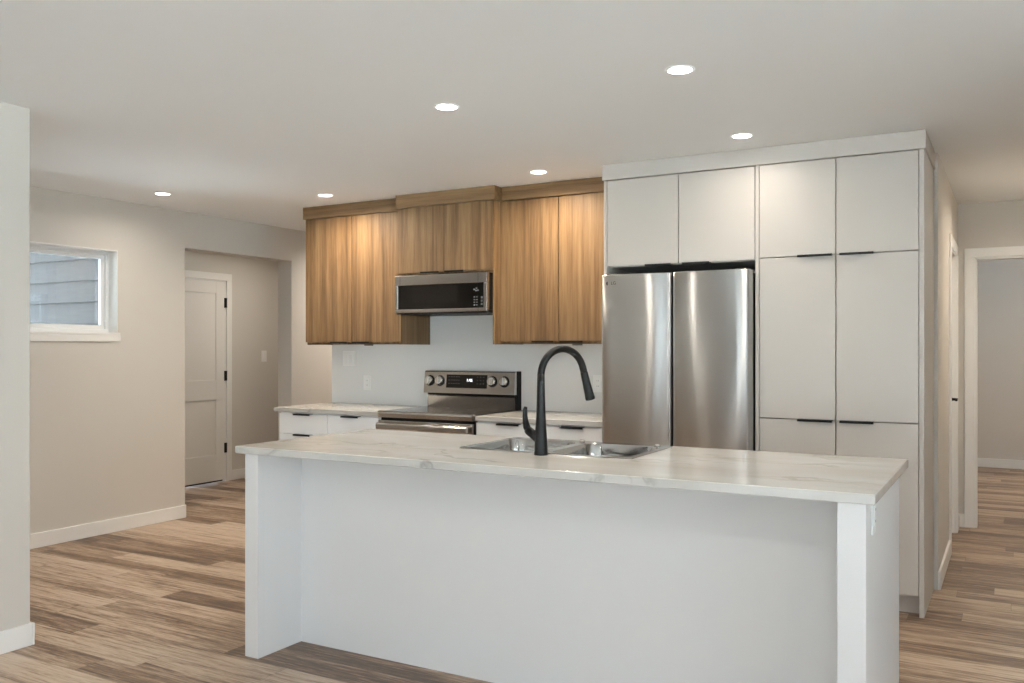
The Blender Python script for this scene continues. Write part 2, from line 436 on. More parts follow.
# casings
def casing(name, wallx, y0, y1, z1, t=.014, wd=.07):
    b = MB()
    b.box(wallx, wallx+t, y0-wd, y0, 0, z1, .003); b.box(wallx, wallx+t, y1, y1+wd, 0, z1, .003); b.box(wallx, wallx+t, y0-wd, y1+wd, z1, z1+wd, .003)
    return struct(b.build(name, 'trim'))
casing('trim_1', NX, NDY0, NDY1, NDZ)
casing('trim_2', HX, DY0, DY1, 2.03)
b = MB()
b.box(EX0-.07, EX0, 7.486, 7.5, 0, 2.03, .003); b.box(EX1, EX1+.07, 7.486, 7.5, 0, 2.03, .003); b.box(EX0-.07, EX1+.07, 7.486, 7.5, 2.03, 2.10, .003)
b.box(EX0, EX0+.015, 7.5, 7.62, 0, 2.03); b.box(EX1-.015, EX1, 7.5, 7.62, 0, 2.03); b.box(EX0, EX1, 7.5, 7.62, 2.015, 2.03)
struct(b.build('trim_3', 'trim'))

def panel_door(name, x, y0, y1, z0, z1, hinge_y, rails):
    """two-panel door in a wall facing +X; front face at x"""
    b = MB(); st = .115; t = .035
    b.box(x-t, x, y0, y0+st, z0, z1, .002); b.box(x-t, x, y1-st, y1, z0, z1, .002)
    for r0, r1 in rails: b.box(x-t, x, y0+st, y1-st, r0, r1, .002)
    o = struct(b.build(name, 'door_paint'))
    for (a, c) in zip(rails, rails[1:]):
        box(x-t+.008, x-.010, y0+st-.006, y1-st+.006, a[1]-.006, c[0]+.006).build('door_panel', 'door_paint', o)
    for hz in (.29, 1.02, 1.76):
        box(x-.002, x+.016, hinge_y-.014, hinge_y+.012, hz, hz+.10, .002).build('hinge', 'black', o)
    s = -1 if hinge_y > (y0+y1)/2 else 1
    hy = (y0 + .07) if s < 0 else (y1 - .07)
    k = MB(); k.lathe([(.028, 0), (.028, .008), (.010, .012), (.010, .045)], (x, hy, .98), (1, 0, 0), 20)
    k.box(x+.036, x+.050, min(hy, hy-s*.11), max(hy, hy-s*.11), .972, .990, .004)
    k.build('door_handle', 'black', o)
    return o
panel_door('door_1', NX+.003, NDY0+.012, NDY1-.012, .02, NDZ-.012, NDY1-.010, [(.02, .28), (.83, 1.03), (1.90, NDZ-.012)])
j = MB(); j.box(NX-.12, NX, NDY0, NDY0+.010, 0, NDZ); j.box(NX-.12, NX, NDY1-.010, NDY1, 0, NDZ); j.box(NX-.12, NX, NDY0, NDY1, NDZ-.010, NDZ)
struct(j.build('trim_4', 'trim'))
struct(box(NX-.06, NX-.036, NDY0+.01, NDY1-.01, 0, .016).build('trim_5', 'gap_shade'))  # dark strip stands in for the shade in the gap under the door
panel_door('door_2', HX-.03, DY0+.012, DY1-.012, .012, 2.018, DY0+.010, [(.012, .28), (.83, 1.03), (1.90, 2.018)])
j = MB(); j.box(HX-.115, HX, DY0, DY0+.010, 0, 2.03); j.box(HX-.115, HX, DY1-.010, DY1, 0, 2.03); j.box(HX-.115, HX, DY0, DY1, 2.02, 2.03)
struct(j.build('trim_6', 'trim'))

# the high window
b = MB(); ft = .032
FX0, FX1 = -5.90, -5.845
b.box(FX0, FX1, WY0, WY1, WZ0, WZ0+ft, .004); b.box(FX0, FX1, WY0, WY1, WZ1-ft, WZ1, .004)
b.box(FX0, FX1, WY0, WY0+ft, WZ0+ft, WZ1-ft, .004); b.box(FX0, FX1, WY1-ft, WY1, WZ0+ft, WZ1-ft, .004)
win = struct(b.build('window_1', 'vinyl'))
b = MB(); a0, a1, z0, z1 = WY0+ft, WY1-ft, WZ0+ft, WZ1-ft; s_ = .028
b.box(FX0+.01, FX1-.014, a0, a1, z0, z0+s_, .003); b.box(FX0+.01, FX1-.014, a0, a1, z1-s_, z1, .003)
b.box(FX0+.01, FX1-.014, a0, a0+s_, z0+s_, z1-s_, .003); b.box(FX0+.01, FX1-.014, a1-s_, a1, z0+s_, z1-s_, .003)
b.build('sash', 'vinyl', win)
box(FX0+.022, FX0+.028, a0+s_, a1-s_, z0+s_, z1-s_).build('pane', 'glass', win)
b = MB(); b.box(FX1, LX1+.001, WY1-.008, WY1, WZ0, WZ1); b.box(FX1, LX1+.001, WY0, WY1-.008, WZ1-.008, WZ1); b.box(FX1, LX1+.001, WY0, WY0+.008, WZ0, WZ1-.008)
b.build('jamb_liner', 'trim', win)
b = MB(); b.box(FX1, LX1+.012, WY0-.03, WY1+.014, WZ0-.014, WZ0+.004, .003); b.box(LX1, LX1+.010, WY0-.03, WY1+.018, WZ0-.062, WZ0-.014, .003)
b.build('window_sill', 'trim', win)

# exterior seen through it: lap siding on the entry's outside wall, corner board, eave; unseen pale ground added for bounce
b = MB(); zz = -.3
z = 1.742 - .1825*12
while z < 2.7:
    b.prism([(4.795, z), (4.748, z), (4.776, z+.1825), (4.795, z+.1825)], 'x', -8.3, LX0-.001); z += .1825
struct(b.build('wall_exterior', 'siding'))
struct(box(-9.2, LX0-.01, 3.9, 4.79, 2.62, 2.74).build('ceiling_eave', 'trim'))
struct(box(-40, 40, -40, 40, -.45, -.40).build('floor_bounce_ground', 'ground'))  # unseen ground kept pale to bounce daylight up to the ceiling

# ------------------------------------------------------------------ handle helper
def edge_pull(parent, x0, x1, yf, z, up=False):
    """black finger pull hooked over a door or drawer edge: lip plate and a short downturned nose"""
    b = MB()
    s = 1 if up else -1
    b.box(x0, x1, yf-.022, yf+.016, min(z, z+s*.003), max(z, z+s*.003), .001)
    b.box(x0, x1, yf-.024, yf-.019, z-.009, z+.003, .001)
    return b.build('handle', 'black', parent)

# ------------------------------------------------------------------ island
isl = thing('kitchen_island', 'long white panelled kitchen island with thick end gables under the quartz worktop', 'kitchen island', (-1.655, 3.23, 0))
CZ = .888
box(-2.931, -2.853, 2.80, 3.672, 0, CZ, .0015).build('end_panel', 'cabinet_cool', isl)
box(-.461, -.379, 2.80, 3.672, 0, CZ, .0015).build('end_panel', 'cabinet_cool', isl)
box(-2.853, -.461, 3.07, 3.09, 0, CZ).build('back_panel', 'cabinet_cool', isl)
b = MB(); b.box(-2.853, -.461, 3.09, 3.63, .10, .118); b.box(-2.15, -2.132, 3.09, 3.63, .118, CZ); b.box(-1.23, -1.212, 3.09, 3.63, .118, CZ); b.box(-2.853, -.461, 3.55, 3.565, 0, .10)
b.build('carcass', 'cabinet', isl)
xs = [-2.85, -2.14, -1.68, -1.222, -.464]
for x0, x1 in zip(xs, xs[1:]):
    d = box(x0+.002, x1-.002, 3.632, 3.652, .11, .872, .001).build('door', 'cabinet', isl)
    b = MB(); b.box((x0+x1)/2-.08, (x0+x1)/2+.08, 3.636, 3.676, .872, .875, .001); b.box((x0+x1)/2-.08, (x0+x1)/2+.08, 3.671, 3.676, .863, .875, .001)
    b.build('handle', 'black', d)

def slab_with_hole(x0, x1, y0, y1, z0, z1, hole=None, bev=.003):
    b = MB(); t = bmesh.new()
    if hole is None:
        b.box(x0, x1, y0, y1, z0, z1, bev, 3); return b
    xs = [x0, hole[0], hole[1], x1]; ys = [y0, hole[2], hole[3], y1]
    V = [[t.verts.new((x, y, z0)) for y in ys] for x in xs]; F = []
    for i in range(3):
        for k in range(3):
            if (i, k) == (1, 1): continue
            F.append(t.faces.new((V[i][k], V[i+1][k], V[i+1][k+1], V[i][k+1])))
    r = bmesh.ops.extrude_face_region(t, geom=F)
    bmesh.ops.translate(t, vec=(0, 0, z1-z0), verts=[v for v in r['geom'] if isinstance(v, bmesh.types.BMVert)])
    bmesh.ops.recalc_face_normals(t, faces=t.faces[:])
    ed = [e for e in t.edges if len(e.link_faces) == 2 and e.calc_face_angle() > .5]
    bmesh.ops.bevel(t, geom=ed, offset=bev, segments=3, affect='EDGES', profile=.5)
    b.add(t); return b
SX0, SX1, SY0, SY1 = -2.082, -1.282, 3.197, 3.70
o = slab_with_hole(-2.977, -.352, 2.785, 3.734, CZ, .92, (SX0+.015, SX1-.015, SY0+.012, SY1-.015), .004).build('island_countertop', 'quartz', loc=(-1.66, 3.25, CZ))
tag(o, 'white quartz worktop with faint grey veins covering the whole island', 'countertop')

# sink
sink = thing('double_sink', 'drop-in stainless steel double bowl sink set into the island worktop', 'sink', (-1.68, 3.45, .92))
ZR = .9245
bowls = [(-2.052, -1.702, 3.222, 3.640), (-1.662, -1.312, 3.222, 3.640)]
t = bmesh.new(); eds = []
def loop(pts, z):
    vs = [t.verts.new((x, y, z)) for x, y in pts]
    es = [t.edges.new((vs[i], vs[(i+1) % len(vs)])) for i in range(len(vs))]
    return vs, es
ov, oe = loop(rounded(SX0+.004, SX1-.004, SY0+.004, SY1-.004, .022), ZR)
eds += oe
for q in bowls:
    _, e2 = loop(rounded(*q, .07, 8), ZR-.001); eds += e2
bmesh.ops.triangle_fill(t, use_beauty=True, use_dissolve=False, edges=eds)
ov2, oe2 = loop(rounded(SX0, SX1, SY0, SY1, .026), .9205)
n = len(ov)
for i in range(n): t.faces.new((ov[i], ov[(i+1) % n], ov2[(i+1) % n], ov2[i]))
b = MB(); b.add(t); b.build('rim', 'sink_steel', sink)
for q in bowls:
    t = bmesh.new(); rings = []
    for inset, z, r in ((0, ZR-.001, .07), (.004, ZR-.007, .068), (.008, .86, .066), (.014, .76, .062), (.022, .738, .056), (.045, .728, .045)):
        rings.append([t.verts.new((x, y, z)) for x, y in rounded(q[0]+inset, q[1]-inset, q[2]+inset, q[3]-inset, r, 8)])
    for A, B in zip(rings, rings[1:]):
        for i in range(len(A)):
            f = t.faces.new((A[i], A[(i+1) % len(A)], B[(i+1) % len(A)], B[i])); f.smooth = True
    t.faces.new(rings[-1])
    b = MB(); b.add(t); bo = b.build('basin', 'sink_steel', sink)
    cx, cy = (q[0]+q[1])/2, (q[2]+q[3])/2
    b = MB(); b.lathe([(.045, 0), (.045, .003), (.036, .004), (.030, .0015), (.006, .0015), (.006, .008), (.002, .010)], (cx, cy, .7285), n=28); b.build('drain', 'chrome', bo)
for x, y in ((-1.712, 3.672), (-1.350, 3.672)):
    b = MB(); b.lathe([(.014, 0), (.014, .004), (.009, .008), (.002, .009)], (x, y, ZR-.0005), n=20); b.build('hole_cover', 'chrome', sink)

# faucet
fb = Vector((-1.657, 3.163, .92))
fau = thing('kitchen_faucet', 'matte black pull-down gooseneck faucet standing at the near edge of the sink', 'faucet', fb)
th = math.radians(64); u = Vector((math.cos(th), math.sin(th), 0))
def fp(a, z): return fb + u*a + Vector((0, 0, z))
b = MB(); b.lathe([(.0285, 0), (.0285, .004), (.0275, .010), (.0255, .055), (.0205, .14), (.0175, .215), (.0157, .285), (.0150, .325)], fb, n=32); b.build('faucet_body', 'black', fau)
zc = 1.236 - .92; R_ = .111
pts = [fp(0, .318), fp(0, zc-.002)]
rad = [.0150, .0149]
for k in range(1, 25):
    a = math.radians(180 - 163*k/24); pts.append(fp(R_ + R_*math.cos(a), zc + R_*math.sin(a))); rad.append(.0148)
tx, tz = math.sin(math.radians(17)), -math.cos(math.radians(17))
ex, ez = R_ + R_*math.cos(math.radians(17)), zc + R_*math.sin(math.radians(17))
pts.append(fp(ex+tx*.02, ez+tz*.02)); rad.append(.0148)
b = MB(); b.tube(pts, rad, 24); b.build('spout', 'black', fau)
hp = [(.018, .0146), (.022, .0156), (.06, .0168), (.110, .0190), (.134, .0208), (.139, .0195)]
b = MB(); b.tube([fp(ex+tx*q, ez+tz*q) for q, _ in hp], [r for _, r in hp], 24); b.build('spray_head', 'black', fau)
ha = math.radians(172); hu = Vector((math.cos(ha), math.sin(ha), 0))
def hpnt(a, z): return fb + hu*a + Vector((0, 0, z))
b = MB(); b.tube([hpnt(.012, .062), hpnt(.035, .078), hpnt(.062, .094), hpnt(.070, .099)], [.0185, .0185, .0180, .0145], 20); b.build('valve_stem', 'black', fau)
b = MB(); b.tube([hpnt(.060, .092), hpnt(.071, .108), hpnt(.077, .130), hpnt(.080, .155), hpnt(.079, .180), hpnt(.076, .190)], [.0150, .0150, .0128, .0108, .0092, .0070], 16); b.build('lever', 'black', fau)

# outlet on the island's right end
def wall_plate(name, label, cat, origin, axis, w_, h_, style, group=None):
    """plate whose outward normal is +X ('x') or -Y ('y'), centred on origin"""
    t_ = thing(name, label, cat, origin, group); ox, oy, oz = origin
    def bb(u0, u1, d0, d1, z0, z1, bev):
        if axis == 'x': return box(ox+d0, ox+d1, oy+u0, oy+u1, oz+z0, oz+z1, bev)
        return box(ox+u0, ox+u1, oy-d1, oy-d0, oz+z0, oz+z1, bev)
    bb(-w_/2, w_/2, 0, .006, -h_/2, h_/2, .0025).build('cover_plate', 'plate', t_)
    if style == 'outlet':
        s = bb(-.017, .017, .006, .009, -.034, .034, .002).build('receptacle', 'plate', t_)
        for dz in (.016, -.020):
            for du in (-.006, .006): bb(du-.001, du+.001, .009, .0093, dz, dz+.008, 0).build('slot', 'slot', s)
    else:
        n_ = style
        for i in range(n_):
            c_ = (i-(n_-1)/2)*.046
            bb(c_-.016, c_+.016, .006, .011, -.033, .033, .002).build('rocker', 'plate', t_)
    return t_
wall_plate('electrical_outlet', 'white electrical outlet on the right end of the island just under the worktop', 'outlet', (-.379, 2.935, .832), 'x', .072, .112, 'outlet')
wall_plate('electrical_outlet', 'white electrical outlet low on the backsplash to the left of the range', 'outlet', (-4.41, YB-.0131, 1.077), 'y', .074, .115, 'outlet')
wall_plate('electrical_outlet', 'white electrical outlet on the backsplash between the faucet and the refrigerator', 'outlet', (-2.437, YB-.0131, 1.11), 'y', .074, .115, 'outlet')
wall_plate('light_switch', 'white double rocker light switch on the backsplash under the left wooden cabinet', 'light switch', (-4.592, YB-.0131, 1.268), 'y', .128, .118, 2)
wall_plate('light_switch', 'single white light switch on the beige entry wall beside the panel door', 'light switch', (NX, 6.925, 1.265), 'x', .074, .118, 1)

# ------------------------------------------------------------------ base cabinets along the back wall
BF = 4.87         # drawer faces
def base_unit(name, label, x0, x1, fronts, handles, side_l=True):
    t_ = thing(name, label, 'base cabinet', ((x0+x1)/2, 5.18, 0), 'white base cabinets beside the range')
    b = MB(); b.box(x0, x0+.018, BF+.02, YB-.02, 0, .878); b.box(x1-.018, x1, BF+.02, YB-.02, 0, .878); b.box(x0+.018, x1-.018, BF+.02, YB-.02, .10, .118)
    b.box(x0+.018, x1-.018, YB-.03, YB-.02, .118, .878); b.box(x0+.018, x1-.018, BF+.02, BF+.04, .86, .878)
    b.build('carcass', 'base_white', t_)
    box(x0+.018, x1-.018, BF+.075, BF+.09, 0, .10).build('toe_kick', 'base_white', t_)
    for (z0, z1, hx0, hx1, nm) in fronts:
        d = box(x0+.0015, x1-.0015, BF, BF+.0195, z0, z1, .001).build(nm, 'base_white', t_)
        edge_pull(d, hx0, hx1, BF, z1, True)
    return t_
base_unit('base_cabinet', 'white base cabinet of stacked drawers at the far left end of the back counter', -4.745, -4.281, [(.722, .868, -4.59, -4.43, 'drawer'), (.418, .718, -4.59, -4.43, 'drawer'), (.105, .414, -4.59, -4.43, 'drawer')], 0)
base_unit('base_cabinet', 'white base cabinet standing directly against the left side of the range', -4.279, -3.815, [(.722, .868, -4.14, -3.985, 'drawer'), (.105, .718, -4.14, -3.985, 'door')], 0)
base_unit('base_cabinet', 'white base cabinet standing directly against the right side of the range', -3.025, -2.575, [(.722, .868, -2.862, -2.70, 'drawer'), (.105, .718, -2.862, -2.70, 'door')], 0)
base_unit('base_cabinet', 'white base cabinet between the faucet and the refrigerator on the back wall', -2.573, -2.128, [(.722, .868, -2.414, -2.257, 'drawer'), (.105, .718, -2.414, -2.257, 'door')], 0)
o = box(-4.782, -3.806, 4.85, YB-.0005, .88, .912, .003).build('back_countertop', 'quartz', loc=(-4.3, 5.17, .88))
tag(o, 'short white quartz worktop on the drawer cabinets left of the range', 'countertop')
o = box(-3.0205, -2.126, 4.85, YB-.0005, .88, .912, .003).build('back_countertop', 'quartz', loc=(-2.58, 5.17, .88))
tag(o, 'short white quartz worktop between the range and the refrigerator', 'countertop')
o = box(-4.773, -2.126, YB-.013, YB-.001, .9125, 1.60).build('backsplash', 'splash', loc=(-3.45, YB, .9125))
tag(o, 'plain white backsplash slab on the wall behind the range', 'backsplash')

# ------------------------------------------------------------------ range
RX0, RX1 = -3.80, -3.034
rg = thing('electric_range', 'stainless steel freestanding electric range with black glass cooktop and rear control panel', 'range', ((RX0+RX1)/2, 5.15, 0))
box(RX0+.004, RX1-.004, 4.872, 5.46, .03, .895).build('body', 'black_plastic', rg)
for x in (RX0+.05, RX1-.05):
    for y in (4.92, 5.42): MB().lathe([(.018, 0), (.018, .0295)], (x, y, 0), n=14).build('foot', 'black_plastic', rg)
# cooktop: steel frame rolling over the front edge, black glass inset
b = MB(); b.prism([(4.835, .878), (4.832, .905), (4.838, .917), (4.85, .921), (4.875, .921), (4.875, .878)], 'x', RX0, RX1)
ct = b.build('cooktop_frame', 'steel', rg)
box(RX0, RX1, 4.8755, 5.43, .897, .9195, .001).build('cooktop_glass', 'black_glass', rg)
for x, y, r in ((-3.60, 5.02, .105), (-3.23, 5.02, .09), (-3.60, 5.28, .08), (-3.23, 5.28, .10)):
    b = MB(); t = bmesh.new()
    A = [t.verts.new((x+r*math.cos(2*PI*i/48), y+r*math.sin(2*PI*i/48), .9198)) for i in range(48)]
    B = [t.verts.new((x+(r-.003)*math.cos(2*PI*i/48), y+(r-.003)*math.sin(2*PI*i/48), .9198)) for i in range(48)]
    for i in range(48): t.faces.new((A[i], A[(i+1) % 48], B[(i+1) % 48], B[i]))
    b.add(t); b.build('burner_ring', 'icon', rg)
# oven door, handle, drawer
dr = MB(); dr.box(RX0+.002, RX1-.002, 4.842, 4.868, .80, .858, .003); dr.box(RX0+.002, RX0+.09, 4.842, 4.868, .30, .80, .003); dr.box(RX1-.09, RX1-.002, 4.842, 4.868, .30, .80, .003); dr.box(RX0+.09, RX1-.09, 4.842, 4.868, .24, .32, .003)
od = dr.build('oven_door', 'steel', rg)
box(RX0+.088, RX1-.088, 4.846, 4.866, .315, .805).build('oven_window', 'black_glass', od)
b = MB(); b.prism(rounded(4.782, 4.810, .797, .843, .012, 5), 'x', RX0+.022, RX1-.012, .006)
for x in (RX0+.05, RX1-.05): b.box(x-.014, x+.014, 4.805, 4.845, .803, .835, .004)
b.build('oven_handle', 'steel', od)
box(RX0+.002, RX1-.002, 4.842, 4.868, .06, .232, .003).build('storage_drawer', 'steel', rg)
# backguard: riser then tilted console
b = MB(); b.prism([(5.425, .919), (5.418, 1.000), (5.425, 1.012), (5.455, 1.012), (5.455, .919)], 'x', RX0+.012, RX1-.012); b.build('riser', 'steel', rg)
box(RX0+.02, RX1-.02, 5.42, 5.455, 1.010, 1.032).build('vent_slot', 'black_plastic', rg)
box(RX0, RX1+.006, 5.432, 5.485, .90, 1.186, .003).build('back_cover', 'black_plastic', rg)
cp = MB(); cp.prism([(5.385, 1.022), (5.402, 1.176), (5.412, 1.184), (5.432, 1.186), (5.432, 1.022)], 'x', RX0-.002, RX1)
con = cp.build('control_console', 'steel', rg)
def on_con(z): return 5.385 + .017*(z-1.022)/.154
tl = math.atan2(.017, .154)
def con_box(x0, x1, z0, z1, d): 
    b = MB(); b.prism([(on_con(z0)-d, z0), (on_con(z1)-d, z1), (on_con(z1)+.002, z1), (on_con(z0)+.002, z0)], 'x', x0, x1); return b
XL = lambda px_: RX0 + (px_-425.5)/(516-425.5)*(RX1-RX0)
con_box(XL(448.5), XL(489.5), 1.062, 1.158, .0015).build('display_panel', 'black_glass', con)
text_mesh('1:46', .030, Matrix.Translation((XL(472), on_con(1.118)-.0020, 1.118)) @ Matrix.Rotation(-tl, 4, 'X') @ FACE_MINUS_Y, 'digits', con, 'clock_digits')
b = MB()
for r_ in range(3):
    for c_ in range(5):
        x = XL(450.8)+c_*.021; zz = 1.140-r_*.024; MB().prism([(on_con(zz)-.002, zz), (on_con(zz)-.002, zz+.004), (on_con(zz), zz+.004), (on_con(zz), zz)], 'x', x, x+.012).build('key_mark', 'icon', con)
for r_ in range(3):
    for c_ in range(3):
        x = XL(479.5)+c_*.026; zz = 1.140-r_*.024; MB().prism([(on_con(zz)-.002, zz), (on_con(zz)-.002, zz+.004), (on_con(zz), zz+.004), (on_con(zz), zz)], 'x', x, x+.008).build('key_mark', 'icon', con)
for px_ in (431.3, 441.8, 494.6, 506.3):
    zk = 1.112; k = MB(); ax = Vector((0, -math.cos(tl), math.sin(tl))); x = XL(px_)
    o_ = Vector((x, on_con(zk)+.001, zk))
    ring = MB(); ring.lathe([(.040, 0), (.040, .004), (.037, .006)], o_, ax, 28)
    kb = ring.build('knob', 'black_plastic', con)
    k.lathe([(.034, .005), (.033, .020), (.0315, .027), (.027, .029)], o_, ax, 28)
    t = bmesh.new(); bmesh.ops.create_cube(t, size=1)
    for v in t.verts: v.co = Vector((v.co.x*.012, v.co.y*.012, v.co.z*.056))
    bmesh.ops.bevel(t, geom=t.edges[:], offset=.003, segments=2, affect='EDGES', profile=.5)
    k.add(t, Matrix.Translation(o_ + ax*.033) @ Matrix.Rotation(-tl, 4, 'X'))
    k.build('knob_cap', 'chrome', kb)

# ------------------------------------------------------------------ upper wooden cabinets
UF, UB = 5.19, YB
ZU0, ZU1, ZV = 1.376, 2.347, H - .002
def wood_upper(label, x0, x1, split, hs, yf, zb, val_over, loc, ci=0):
    t_ = thing('wall_cabinet', label, 'wall cabinet', loc, 'walnut wall cabinets')
    b = MB(); x0 += ci; x1 -= ci; b.box(x0, x0+.018, yf+.021, UB-.001, zb, ZU1); b.box(x1-.018, x1, yf+.021, UB-.001, zb, ZU1)
    b.box(x0+.018, x1-.018, yf+.021, UB-.001, zb+.003, zb+.021); b.box(x0+.018, x1-.018, yf+.021, UB-.001, ZU1-.018, ZU1); b.box(x0+.018, x1-.018, UB-.008, UB-.001, zb+.021, ZU1-.018)
    b.build('carcass', 'wood', t_); x0 -= ci; x1 += ci
    for (a0, a1), (h0, h1) in zip(((x0, split), (split, x1)), hs):
        d = box(a0+.0022, a1-.0022, yf, yf+.019, zb+.020, ZU1-.003, .001).build('door', 'wood', t_)
        edge_pull(d, h0, h1, yf, zb+.020)
    box(x0-val_over[0], x1+val_over[1], yf-.020, UB-.001, ZU1, ZV, .0015).build('valance', 'wood_h', t_)
    return t_
wood_upper('walnut double-door wall cabinet at the left end over the drawer counter', -4.782, -3.83, -4.324, ((-4.514, -4.353), (-4.305, -4.144)), UF, ZU0, (.008, 0), (-4.3, UB, ZU0))
cabm = wood_upper('short walnut wall cabinet directly above the microwave, standing proud of its neighbours', -3.829, -3.033, -3.429, ((-3.615, -3.46), (-3.412, -3.257)), 5.10, 1.862, (0, .022), (-3.43, UB, 1.86), .0155)
box(-3.829, -3.814, 5.1205, UB-.001, ZU0, 2.3465, .001).build('side_panel', 'wood', cabm)
box(-3.048, -3.033, 5.1205, UB-.001, ZU0, 2.3465, .001).build('side_panel', 'wood', cabm)
wood_upper('walnut double-door wall cabinet between the microwave and the refrigerator', -3.032, -2.126, -2.591, ((-2.778, -2.618), (-2.571, -2.406)), UF, ZU0, (-.023, 0), (-2.58, UB, ZU0))
for x, lab in ((-4.24, 'small dark puck light under the left walnut cabinet'), (-2.50, 'small dark puck light under the right walnut cabinet')):
    t_ = thing('puck_light', lab, 'light', (x, 5.29, ZU0+.003), 'under-cabinet puck lights')
    b = MB(); b.lathe([(.034, -.011), (.034, 0)], (x, 5.29, ZU0+.003), n=28); b.build('housing', 'icon', t_)
    b = MB(); b.lathe([(.024, -.013), (.024, -.0112)], (x, 5.29, ZU0+.003), n=28); b.build('lens', 'plate', t_)

# ------------------------------------------------------------------ microwave
MX0, MX1, MY, MZ0, MZ1 = -3.812, -3.051, 5.048, 1.598, 1.858
mw = thing('microwave_oven', 'slim stainless over-the-range microwave with black glass front under the short walnut cabinet', 'microwave', (-3.43, 5.27, MZ0))
box(MX0+.002, MX1-.002, 5.085, 5.48, MZ0+.012, MZ1).build('body', 'black_plastic', mw)
box(MX0+.004, MX1+.002, 5.062, 5.49, MZ0-.010, MZ0+.011, .002).build('vent_underside', 'black_plastic', mw)
GX0, GX1, GZ0, GZ1 = MX0+.027, MX1-.026, MZ0+.024, MZ1-.068
b = MB(); b.box(MX0, MX1, MY, 5.084, GZ1, MZ1, .003); b.box(MX0, MX1, MY, 5.084, MZ0, GZ0, .003)
b.box(MX0, GX0, MY, 5.084, GZ0, GZ1, .003); b.box(GX1, MX1, MY, 5.084, GZ0, GZ1, .003)
fr = b.build('front_frame', 'steel', mw)
gl = box(GX0, GX1, MY+.004, 5.08, GZ0, GZ1).build('glass_front', 'black_glass', mw)
WX0, WX1 = GX0+.115, GX1-.215
box(WX0, WX1, MY+.0028, MY+.0042, GZ0+.040, GZ1-.012).build('viewing_window', 'window_tint', gl)
CX = GX1-.052
b = MB()
marks = [(.030, .042, .018+i*.022, .030+i*.022) for i in range(3)]
marks += [(-.028+k*.020, -.016+k*.020, .015+i*.018, .022+i*.018) for i in range(4) for k in range(2)]
marks += [(a, a+.012, c, c+.010) for a, c in ((-.030, .118), (-.012, .126), (-.016, .110), (.0, .112))]
for a0, a1, c0, c1 in marks: box(CX+a0, CX+a1, MY+.003, MY+.0042, GZ0+c0, GZ0+c1).build('key_mark', 'icon', gl)
box(CX+.008, CX+.0095, MY-.0006, MY+.004, MZ0+.002, MZ1-.002).build('door_seam', 'black_plastic', fr)
box(MX0+.044, MX0+.0455, MY-.0006, MY+.004, GZ1, MZ1-.002).build('door_seam', 'black_plastic', fr)

# ------------------------------------------------------------------ tall white cabinetry round the refrigerator
PF = 4.86
def white_door(t_, x0, x1, z0, z1, hx, hz, up=False):
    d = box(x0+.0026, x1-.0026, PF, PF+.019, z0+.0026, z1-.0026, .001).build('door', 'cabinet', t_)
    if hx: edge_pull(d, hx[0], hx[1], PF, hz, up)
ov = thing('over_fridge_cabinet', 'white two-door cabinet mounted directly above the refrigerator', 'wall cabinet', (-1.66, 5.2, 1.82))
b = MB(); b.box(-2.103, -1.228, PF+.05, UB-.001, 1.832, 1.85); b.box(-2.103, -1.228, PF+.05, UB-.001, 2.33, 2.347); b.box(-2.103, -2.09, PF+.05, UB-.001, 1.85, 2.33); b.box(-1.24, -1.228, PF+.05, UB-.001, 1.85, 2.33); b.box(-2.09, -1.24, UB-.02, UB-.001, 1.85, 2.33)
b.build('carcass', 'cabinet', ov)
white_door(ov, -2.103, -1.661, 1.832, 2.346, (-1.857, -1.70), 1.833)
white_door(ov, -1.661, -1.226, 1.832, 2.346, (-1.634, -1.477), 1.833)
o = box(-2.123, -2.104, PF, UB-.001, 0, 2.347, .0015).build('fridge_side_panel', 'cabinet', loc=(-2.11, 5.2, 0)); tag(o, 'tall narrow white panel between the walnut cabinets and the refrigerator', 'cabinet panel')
pan = thing('pantry_cabinet', 'tall white six-door pantry cabinet to the right of the refrigerator', 'pantry cabinet', (-.81, 5.18, 0))
b = MB(); b.box(-1.225, -1.206, PF, UB-.001, 0, 2.347, .0015); b.build('side_panel', 'cabinet', pan)
b = MB(); b.box(-.409, -.386, PF, YB-.0305, 0, 2.347, .0015); b.build('side_panel', 'cabinet', pan)
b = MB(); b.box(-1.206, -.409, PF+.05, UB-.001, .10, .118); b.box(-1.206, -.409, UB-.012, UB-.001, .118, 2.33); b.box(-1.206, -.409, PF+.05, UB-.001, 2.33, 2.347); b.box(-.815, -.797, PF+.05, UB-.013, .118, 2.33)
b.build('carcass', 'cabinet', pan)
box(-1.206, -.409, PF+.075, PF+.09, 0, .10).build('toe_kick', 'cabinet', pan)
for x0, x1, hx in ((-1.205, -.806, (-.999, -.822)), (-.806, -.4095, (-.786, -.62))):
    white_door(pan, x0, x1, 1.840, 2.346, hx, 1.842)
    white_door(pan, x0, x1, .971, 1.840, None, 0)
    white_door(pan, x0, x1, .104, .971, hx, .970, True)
o = box(-2.128, -.378, PF-.014, YB-.0305, 2.3475, H-.001, .0015).build('crown_fascia', 'cabinet', loc=(-1.25, 5.1, 2.3475)); tag(o, 'flat white fascia board closing the gap between the white cabinets and ceiling', 'fascia board')

